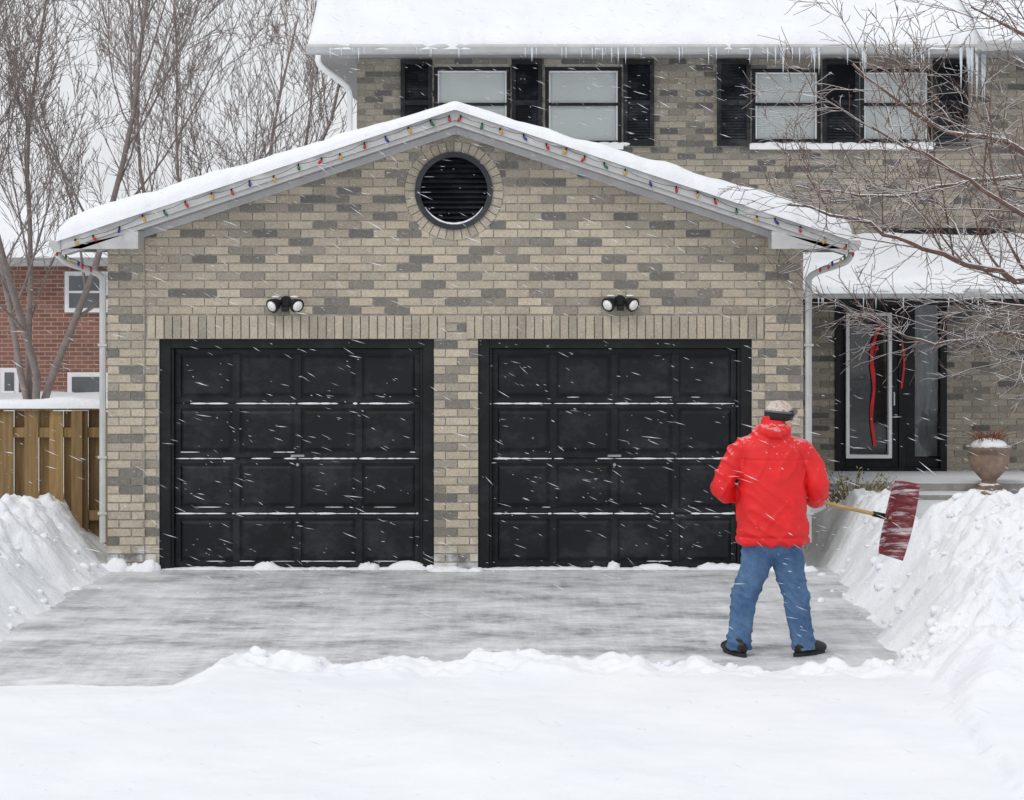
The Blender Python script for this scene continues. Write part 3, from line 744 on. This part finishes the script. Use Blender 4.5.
for pts,r in limbs:
    C,rd=catmull(pts,5,[r*(1-.75*i/(len(pts)-1)) for i in range(len(pts))])
    C=[c+Vector((rr.gauss(0,.015),rr.gauss(0,.015),rr.gauss(0,.015))) for c in C]; C[0]=Vector(pts[0])
    b.tube(C,rd,7,cap=False)
    for i in range(4,len(C)-1):
        if rr.random()<.85:
            dd=(C[i+1]-C[i]).normalized(); perp=Vector((rr.gauss(0,1),rr.gauss(0,.8),rr.gauss(.2,1))); perp=(perp-dd*perp.dot(dd)).normalized(); a=R(rr.uniform(25,60))
            branch(b,rr,C[i],dd*math.cos(a)+perp*math.sin(a),rr.uniform(.5,1.15),max(rd[i]*.45,.006),1,P)
b.make('bare_tree',M_bark2,smooth=True,fix=False)

# shrub
sh_=B(); rr=random.Random(6)
lf=B()
for i in range(40):
    a=rr.random()*6.28; r=rr.random()*.17; p=Vector((3.28+r*math.cos(a),1.7+r*math.sin(a),.25)); d=Vector((math.cos(a)*.5,math.sin(a)*.5,1)).normalized(); l=rr.uniform(.35,.60)
    q=p+d*l*.5; e_=q+(d+Vector((math.cos(a)*.4,math.sin(a)*.4,0))).normalized()*l*.5
    sh_.tube([p,q,e_],[.005,.004,.002],4)
    for k in range(14):
        c=(q.lerp(e_,rr.random()) if rr.random()<.75 else p.lerp(q,rr.random()))+Vector((rr.gauss(0,.02),rr.gauss(0,.02),rr.gauss(0,.02)))
        u=Vector((rr.gauss(0,1),rr.gauss(0,1),rr.gauss(0,1))).normalized(); v_=u.cross(Vector((rr.gauss(0,1),rr.gauss(0,1),.3))).normalized(); s=rr.uniform(.014,.028)
        lf.add([c-u*s,c+v_*s*.5,c+u*s,c-v_*s*.5],[(0,1,2,3)])
e=empty('shrub'); sh_.make('stems',M_bark2,e,fix=False); lf.make('leaves',M_leaf,e,fix=False)

# urn
ux,uy,uz=5.42,5.45,.2
e=empty('planter_urn')
prof=[(.15,0),(.16,.03),(.10,.06),(.08,.10),(.12,.14),(.19,.22),(.225,.31),(.23,.38),(.215,.42),(.255,.45),(.26,.49),(.22,.49),(.20,.45)]
b=B(); b.tube([(ux,uy,uz-.05+z) for r,z in prof],[r for r,z in prof],28,cap=False); b.box(ux-.17,ux+.17,uy-.14,uy+.14,-.05,uz-.05); b.make('pot',M_urn,e,smooth=True)
b=B(); b.ell((ux,uy,uz+.43),(.21,.21,.10),20,10); b.make('pot_snow',M_snow,e,smooth=True)
b=B()
for i in range(60):
    a=rr.random()*6.28; k=rr.uniform(.05,.24); b.tube([(ux+.06*math.cos(a),uy+.06*math.sin(a),uz+.40),(ux+k*math.cos(a)*.8,uy+k*math.sin(a)*.8,uz+.56),(ux+k*1.3*math.cos(a),uy+k*1.3*math.sin(a),uz+rr.uniform(.48,.66))],[.006,.005,.003],4)
b.make('dried_plant',M_dry,e)

# ------------------------------------------------------------------ MAN
def organic(name,b,voxel,sm,mat,parent,disp=None,matrix=None):
    ob=b.make(name+'_tmp',None); md=ob.modifiers.new('r','REMESH'); md.mode='VOXEL'; md.voxel_size=voxel
    ms=ob.modifiers.new('s','SMOOTH'); ms.factor=.6; ms.iterations=sm
    bpy.context.view_layer.update(); dg=bpy.context.evaluated_depsgraph_get()
    me=bpy.data.meshes.new_from_object(ob.evaluated_get(dg)); bpy.data.objects.remove(ob)
    me.name=name
    if disp:
        nv=[v.normal.copy() for v in me.vertices]
        for v,n in zip(me.vertices,nv): v.co=v.co+n*disp(v.co,n)
    if matrix: me.transform(matrix)
    me.materials.clear(); me.materials.append(mat); me.polygons.foreach_set('use_smooth',[True]*len(me.polygons)); me.update()
    o=bpy.data.objects.new(name,me); COL.objects.link(o); o.parent=parent; return o
man=empty('man',(1.83,-4.25,0))
def fabric(name,col,rough,wsc,ws,var=.12):
    m,nt,b=newmat(name); v=mapping(nt); f=noi(nt,v,5,5); c=ramp(nt,f,[(.3,tuple(k*(1-var) for k in col)),(.7,tuple(min(1,k*(1+var)) for k in col))]).outputs[0]
    g=N(nt,'ShaderNodeNewGeometry'); sp=N(nt,'ShaderNodeSeparateXYZ'); nt.links.new(g.outputs['Normal'],sp.inputs[0])
    a=mt(nt,'ADD',mt(nt,'MULTIPLY',sp.outputs[2],.5),noi(nt,v,45,5,.7)); c=mix(nt,ramp(nt,a,[(.84,0.0),(.98,.35)]).outputs[0],c,(.8,.80,.82))
    nt.links.new(c,b.inputs['Base Color']); b.inputs['Roughness'].default_value=rough
    h=mt(nt,'ADD',noi(nt,v,wsc,3),mt(nt,'MULTIPLY',noi(nt,mapping(nt,(1,1,1.6)),7,3),3.0)); bump(nt,b,h,ws,.006)
    return m
M_red=fabric('red_nylon_jacket',(.68,.006,.008),.6,120,.4)
m,nt,bb=newmat('blue_denim'); v=mapping(nt); f=noi(nt,v,6,6); f2=noi(nt,mapping(nt,(1,1,.3)),160,2)
c=ramp(nt,f,[(.3,(.035,.09,.20)),(.7,(.12,.225,.39))]).outputs[0]; c=mix(nt,.6,c,ramp(nt,f2,[(.3,(.5,.5,.55)),(.7,(1,1,1))]).outputs[0],'MULTIPLY'); nt.links.new(c,bb.inputs['Base Color']); bb.inputs['Roughness'].default_value=.9; bump(nt,bb,f2,.3,.003)
M_denim=m
M_skin=simple('skin',(.62,.36,.27),.55,.08,10,.05); M_glove=simple('dark_glove_fabric',(.03,.03,.034),.8,.2,20,.3)
M_boot=simple('black_boot_leather',(.012,.011,.011),.5,.3,14,.3); M_hair=simple('grey_hair',(.30,.27,.25),.8,.3,60,.5,stretch=(1,1,.3))
M_band=simple('black_fleece',(.015,.015,.018),.95,.2,40,.3)
m,nt,bb=newmat('patterned_cap'); c=ramp(nt,noi(nt,mapping(nt),26,3,.5),[(0,(.28,.22,.19)),(.42,(.50,.42,.37)),(.52,(.62,.56,.52)),(.60,(.34,.22,.18)),(.68,(.55,.48,.44))]).outputs[0]; nt.links.new(c,bb.inputs['Base Color']); bb.inputs['Roughness'].default_value=.9; M_cap=m

j=B()
rings=[(.785,.225,.165),(.80,.250,.186),(.84,.258,.194),(.93,.250,.190),(1.05,.240,.183),(1.18,.236,.178),(1.30,.238,.174),(1.40,.240,.165),(1.475,.222,.145),(1.53,.175,.12),(1.57,.125,.105),(1.61,.10,.095)]
V=[];F=[];n=40
for z,rx,ry in rings:
    cx=-.01*(z-.8); cy=.03*max(0,(z-1.2))
    for k in range(n):
        a=2*math.pi*k/n; ca,sa=math.cos(a),math.sin(a); e_=.8
        V.append((cx+rx*math.copysign(abs(ca)**e_,ca),cy+ry*math.copysign(abs(sa)**e_,sa),z))
for i in range(len(rings)-1):
    for k in range(n): F.append((i*n+k,i*n+(k+1)%n,(i+1)*n+(k+1)%n,(i+1)*n+k))
F.append(tuple(reversed(range(n)))); F.append(tuple((len(rings)-1)*n+k for k in range(n))); j.add(V,F)
SL,EBL,WL=Vector((-.20,0,1.445)),Vector((-.355,-.03,1.17)),Vector((-.165,.215,1.13))
SR,EBR,WR=Vector((.195,0,1.445)),Vector((.315,-.02,1.18)),Vector((.34,.305,1.065))
for S_,E_,W_ in ((SL,EBL,WL),(SR,EBR,WR)):
    mid=S_.lerp(E_,.5)+Vector((math.copysign(.022,S_.x),0,.012)); fm=E_.lerp(W_,.5)+Vector((0,0,-.015))
    inner=S_-Vector((math.copysign(.07,S_.x),0,-.0))
    C,rd=catmull([inner,S_,mid,E_,fm,W_],7,[.095,.093,.085,.078,.070,.054]); j.tube(C,rd,20)
    d=(W_-fm).normalized(); j.tube([W_-d*.03,W_-d*.005,W_+d*.012],[.060,.060,.050],20)
j.tube([(0.01,.02,1.57),(.02,.025,1.64),(.025,.03,1.672)],[.102,.090,.084],24)
C=[(.02+.102*math.cos(a),.02+.096*math.sin(a),1.585+.02*math.sin(-a)) for a in [2*math.pi*k/24 for k in range(25)]]; j.tube(C,[.026]*25,10,cap=False)
C,rd=catmull([(-.09,-.06,1.58),(0.01,-.112,1.565),(.11,-.06,1.58)],6,[.028,.042,.028]); j.tube(C,rd,12)
def jd(p,n):
    q=p; k=.010*noise.noise(Vector((q.x*5,q.y*5,q.z*3.5)))
    s=abs(noise.noise(Vector((q.x*4+3+q.z*2,q.y*5,q.z*8+q.x*6)))); rid=max(0,1-s*2.6); k+=.015*rid**1.5*(1.15 if abs(q.x)>.22 or q.z<1.0 else .7)
    s=abs(noise.noise(Vector((q.x*8-q.z*4,q.y*6+8,q.z*3)))); rid=max(0,1-s*3.0); k+=.008*rid**1.5
    k+=.007*math.sin((q.z+q.x*.9)*34)*math.exp(-((q.z-1.08)/.15)**2)*max(0,q.x*3+.4)*(1 if q.y<0 else 0)
    for z,wd,dp in ((.845,.012,.012),(1.385,.007,.006)):
        if abs(q.x)<.26: k-=dp*math.exp(-((q.z-z)/wd)**2)
    return k-.009
organic('jacket',j,.0075,5,M_red,man,jd)
b=B()
b.ell((0,-.0,.80),(.185,.14,.13),28,16)
for s,kx,ax,ky,ay in ((-1,-.190,-.232,.045,-.005),(1,.165,.215,.03,.0)):
    C,rd=catmull([(s*.085,0,.86),(s*.096,.0,.76),(s*.120,.012,.62),((s*.120+kx)/2,.03,.52),(kx,ky,.44),((kx+ax)/2,.02,.27),(ax,ay,.12),(ax,ay+.005,.045)],6,[(.110,.12),(.108,.122),(.100,.112),(.092,.102),(.086,.094),(.080,.092),(.075,.086),(.077,.092)])
    b.tube(C,rd,24)
def dn(p,n):
    k=.007*noise.noise(Vector((p.x*8,p.y*8,p.z*6)))
    kn=math.exp(-((p.z-.44)/.12)**2)+1.2*math.exp(-((p.z-.10)/.07)**2)+.7*math.exp(-((p.z-.72)/.07)**2)
    s=abs(noise.noise(Vector((p.x*6+9,p.y*7,p.z*13+p.x*9)))); rid=max(0,1-s*2.8); k+=.012*rid**1.4*min(1.1,kn+.3)
    k+=.004*math.sin(p.z*85+p.x*14+2*p.y*20)*math.exp(-((p.z-.10)/.055)**2)
    return k-.006
organic('jeans',b,.0075,4,M_denim,man,dn)
b=B(); so_=B()
for ax,ay,yaw in ((-.235,-.005,R(22)),(.218,0,R(-50))):
    m_=Matrix.Translation((ax,ay,0))@Matrix.Rotation(yaw,4,'Z')
    t_=B(); C,rd=catmull([(0,-.075,.055),(0,-.03,.065),(0,.05,.062),(0,.13,.052),(0,.19,.042),(0,.215,.038)],5,[(.032,.042),(.044,.055),(.046,.054),(.052,.044),(.048,.034),(.02,.018)])
    t_.tube(C,rd,18); t_.tube([(0,-.02,.05),(0,-.02,.13)],[.050,.054],18)
    b.add([m_@Vector(v) for v in t_.v],t_.f)
    out=[]
    for k in range(28):
        a=2*math.pi*k/28; out.append(((.043+.010*max(0,math.sin(a)))*math.cos(a),.06+.158*math.sin(a)))
    V=[m_@Vector((x_,y_,z_)) for z_ in (.002,.026) for x_,y_ in out]; so_.add(V,[tuple(range(28)),tuple(range(55,27,-1))]+[(k,(k+1)%28,(k+1)%28+28,k+28) for k in range(28)])
organic('boots',b,.006,3,M_boot,man); so_.make('boot_soles',simple('rubber_sole',(.02,.02,.02),.8,.2,20,.2),man)
HM=Matrix.Translation((.060,.035,1.672))@Matrix.Rotation(R(-58),4,'Z')@Matrix.Rotation(R(-6),4,'X')
h=B(); h.ell((0,-.01,.03),(.075,.094,.088)); h.ell((0,.024,-.035),(.058,.066,.075)); h.ell((0,.066,-.092),(.024,.02,.018))
h.tube([(0,.086,.012),(0,.098,-.008),(0,.112,-.030),(0,.100,-.040)],[.008,.010,.0135,.008],10); h.ell((.012,.098,-.034),(.008,.009,.007),8,6); h.ell((-.012,.098,-.034),(.008,.009,.007),8,6)
h.ell((.03,.078,.022),(.024,.012,.008),12,8); h.ell((-.03,.078,.022),(.024,.012,.008),12,8); h.ell((.042,.062,-.025),(.018,.018,.02),12,8); h.ell((-.042,.062,-.025),(.018,.018,.02),12,8)
h.ell((0,.088,-.058),(.023,.009,.005),12,8); h.ell((0,.086,-.068),(.020,.009,.006),12,8)
for s in (-1,1): h.ell((s*.077,-.004,-.012),(.009,.019,.031),12,10,Matrix.Rotation(s*R(12),3,'Z'))
h.tube([(0,-.012,-.05),(0,-.02,-.14)],[.056,.058],20)
organic('head',h,.0042,3,M_skin,man,matrix=HM)
b=B()
for s in (-1,1): b.ell((s*.029,.080,.004),(.012,.010,.008),14,10)
o=b.make('eyes',simple('eye_white',(.75,.75,.73),.2,.02,5,0),man,smooth=True); o.data.transform(HM)
b=B()
for s in (-1,1): b.ell((s*.030,.0888,.004),(.005,.0025,.005),12,8)
o=b.make('irises',simple('iris',(.06,.05,.04),.2,.02,5,0),man,smooth=True); o.data.transform(HM)
b=B(); b.ell((0,-.028,-.002),(.079,.083,.078)); organic('hair',b,.006,2,M_hair,man,lambda p,n:.004*noise.noise(p*60),HM)
b=B(); V,F=ell_geo((0,-.012,.035),(.086,.106,.085),32,16); V=[Vector((v.x,v.y,max(v.z,.028))) for v in V]; b.add(V,F)
organic('cap',b,.005,2,M_cap,man,lambda p,n:.004*noise.noise(p*25),HM)
b=B(); V=[];F=[]
for i in range(9):
    u=i/8*2-1
    for k in range(6):
        t_=k/5; V.append((u*.075*(1-.15*t_),.075+(.075*math.sqrt(max(0,1-u*u*.75)))*t_-.03*u*u,.036-.02*t_-.025*u*u))
for i in range(8):
    for k in range(5): F.append((i*6+k,(i+1)*6+k,(i+1)*6+k+1,i*6+k+1))
b.add(V,F); o=b.make('cap_brim',M_cap,man,smooth=True); o.data.transform(HM); o.modifiers.new('s','SOLIDIFY').thickness=.005
b=B(); V=[];F=[];n=36
for (z_,gr) in ((-.022,.0),(-.024,.008),(.005,.011),(.034,.010),(.040,.004)):
    for k in range(n):
        a=2*math.pi*k/n; V.append(((.082+gr)*math.cos(a),-.012+(.100+gr)*math.sin(a),z_+(.016 if math.sin(a)>.4 else .016*max(0,math.sin(a))/.4)))
for i in range(4):
    for k in range(n): F.append((i*n+k,i*n+(k+1)%n,(i+1)*n+(k+1)%n,(i+1)*n+k))
b.add(V,F); o=b.make('ear_band',M_band,man,smooth=True); o.data.transform(HM); o.modifiers.new('s','SOLIDIFY').thickness=.004
b=B()
C=[(.094*math.cos(a),-.012+.112*math.sin(a),.035+.010*max(0,math.sin(a))) for a in [2*math.pi*k/36 for k in range(37)]]; b.tube(C,[(.003,.007)]*37,8,cap=False)
C=[(.098*math.cos(a),-.008+.124*math.sin(a),.046) for a in [R(25+130*k/14) for k in range(15)]]; b.tube(C,[(.012,.020)]*15,12)
o=b.make('goggles',simple('goggle_rubber',(.10,.10,.11),.3,.1,10,0),man,smooth=True); o.data.transform(HM)
A=Vector((1.738-1.83,-3.98+4.25,1.156)); E=Vector((2.711-1.83,-3.72+4.25,.915)); hd=(E-A).normalized()
wv=(Vector((.12,.02,1))-hd*Vector((.12,.02,1)).dot(hd)).normalized(); nv_=hd.cross(wv).normalized()
def hand(name,c,ax,palm,wrist,thumbdir):
    ax=ax.normalized(); palm=(palm-ax*palm.dot(ax)).normalized(); side=ax.cross(palm)
    b=B(); r=.0155; fr_=.0095
    L=[.88,1.0,.95,.78]
    for i in range(4):
        off=ax*((i-1.5)*.0215)
        P=[];rd=[]
        for k in range(9):
            a=R(-25+(255*L[i])*k/8); rr_=r+fr_+.001+(.008 if k==0 else 0)
            P.append(c+off+palm*math.cos(a)*rr_+side*math.sin(a)*rr_); rd.append(fr_*(1.05-.25*k/8)*(1.12 if k in (3,5) else 1))
        b.tube(P,rd,10)
    m3=Matrix((ax,palm,side)).transposed(); b.ell(c+palm*(r+.016)-side*.012,(.047,.016,.036),18,12,m3)
    b.ell(c+palm*(r+.014)+side*.012,(.044,.013,.02),18,12,m3)
    t0=c+palm*(r+.012)-side*.03+ax*thumbdir*.03; P=[t0]
    for k,a in enumerate((-65,-100,-140,-175)): P.append(c+ax*thumbdir*(.040-.004*k)+palm*math.cos(R(a))*(r+.012)+side*math.sin(R(a))*(r+.012))
    b.tube(P,[.014,.0125,.0115,.011,.008],10)
    b.tube([c+palm*(r+.018)-side*.02,c.lerp(wrist,.6)+palm*.008,wrist],[(.03,.022),(.028,.024),(.032,.03)],14)
    return organic(name,b,.0032,1,M_glove,man)
cL=A+hd*.06; cR=A+hd*.46
hand('left_hand',cL,hd,(WL-cL)+Vector((0,-.02,-.02)),WL,1)
hand('right_hand',cR,hd,(WR-cR),WR,1)
sv=empty('snow_shovel',(1.83,-4.25,0)); b=B(); b.tube([A,E,E+hd*.05],[.0145,.0145,.012],14); b.make('handle',M_handle,sv,smooth=True)
b=B()
b.tube([A+hd*.0,A-hd*.03],[.017,.02],12)
C=catmull([A-hd*.03,A-hd*.05+wv*.045,A-hd*.11+wv*.055],5); b.tube(C,[.010]*len(C),8); C=catmull([A-hd*.03,A-hd*.05-wv*.045,A-hd*.11-wv*.055],5); b.tube(C,[.010]*len(C),8); b.tube([A-hd*.11+wv*.06,A-hd*.11-wv*.06],[.013,.013],10)
b.tube([E-hd*.10,E+hd*.02],[.019,.022],12)
m,nt,bb=newmat('dark_red_plastic'); v=mapping(nt)
c=ramp(nt,noi(nt,v,9,4),[(.3,(.12,.010,.016)),(.7,(.20,.016,.026))]).outputs[0]
rot=wv.to_track_quat('Z','Y').to_matrix().inverted().to_euler()
v3=mapping(nt,(4,4,30),tuple(rot)); sm=ramp(nt,noi(nt,v3,1.0,6,.65),[(.50,0.0),(.62,.6)]).outputs[0]
c=mix(nt,sm,c,(.75,.77,.80)); nt.links.new(c,bb.inputs['Base Color']); bb.inputs['Roughness'].default_value=.45
b.make('grip',M_black,sv,smooth=True)
bl_=B(); nu,nvv=73,15; V=[];F=[]
for i in range(nu):
    u=i/(nu-1)*2-1
    for k in range(nvv):
        t_=k/(nvv-1); wd=.270+.015*t_; rib=.008*math.sin(i*math.pi/4)*(1 if .08<t_<.9 else 0)
        cur=.075*math.sin(math.pi*min(1,t_*1.05)*.9)+rib-.03*u**4*(1-t_)
        V.append(E+hd*(-.02+.225*t_+(.02*(1-u*u) if t_>.5 else 0))+wv*(u*wd)-nv_*cur+nv_*.04)
for i in range(nu-1):
    for k in range(nvv-1): F.append((i*nvv+k,(i+1)*nvv+k,(i+1)*nvv+k+1,i*nvv+k+1))
bl_.add(V,F); o=bl_.make('blade',m,sv,smooth=True); o.modifiers.new('s','SOLIDIFY').thickness=.006

# ------------------------------------------------------------------ falling snow (wind-blown flakes)
b=B(); rr=random.Random(99)
cnt=0
while cnt<5600:
    y=-12.5+18*rr.random()**.7; hw=(20+y)*.27
    x=rr.uniform(-hw,hw); z=rr.uniform(-.0,6.2)
    if y>-.4 and z<4.1: continue
    cnt+=1
    an=R(rr.gauss(-20,10)); L=.006+.042*rr.random()**2; wd=rr.uniform(.0008,.0019); d=Vector((math.cos(an),rr.gauss(0,.15),math.sin(an))).normalized(); u=d.cross(Vector((0,1,0))).normalized()*wd; v_=d.cross(u).normalized()*wd
    c=Vector((x,y,z)); b.add([c-d*L,c+u,c+v_,c-u,c-v_,c+d*L],[(0,2,1),(0,3,2),(0,4,3),(0,1,4),(5,1,2),(5,2,3),(5,3,4),(5,4,1)])
m,nt,bb=newmat('snowflake'); bb.inputs['Base Color'].default_value=(.68,.70,.74,1); bb.inputs['Roughness'].default_value=.8
b.make('falling_snow',m,fix=False)
print('done')
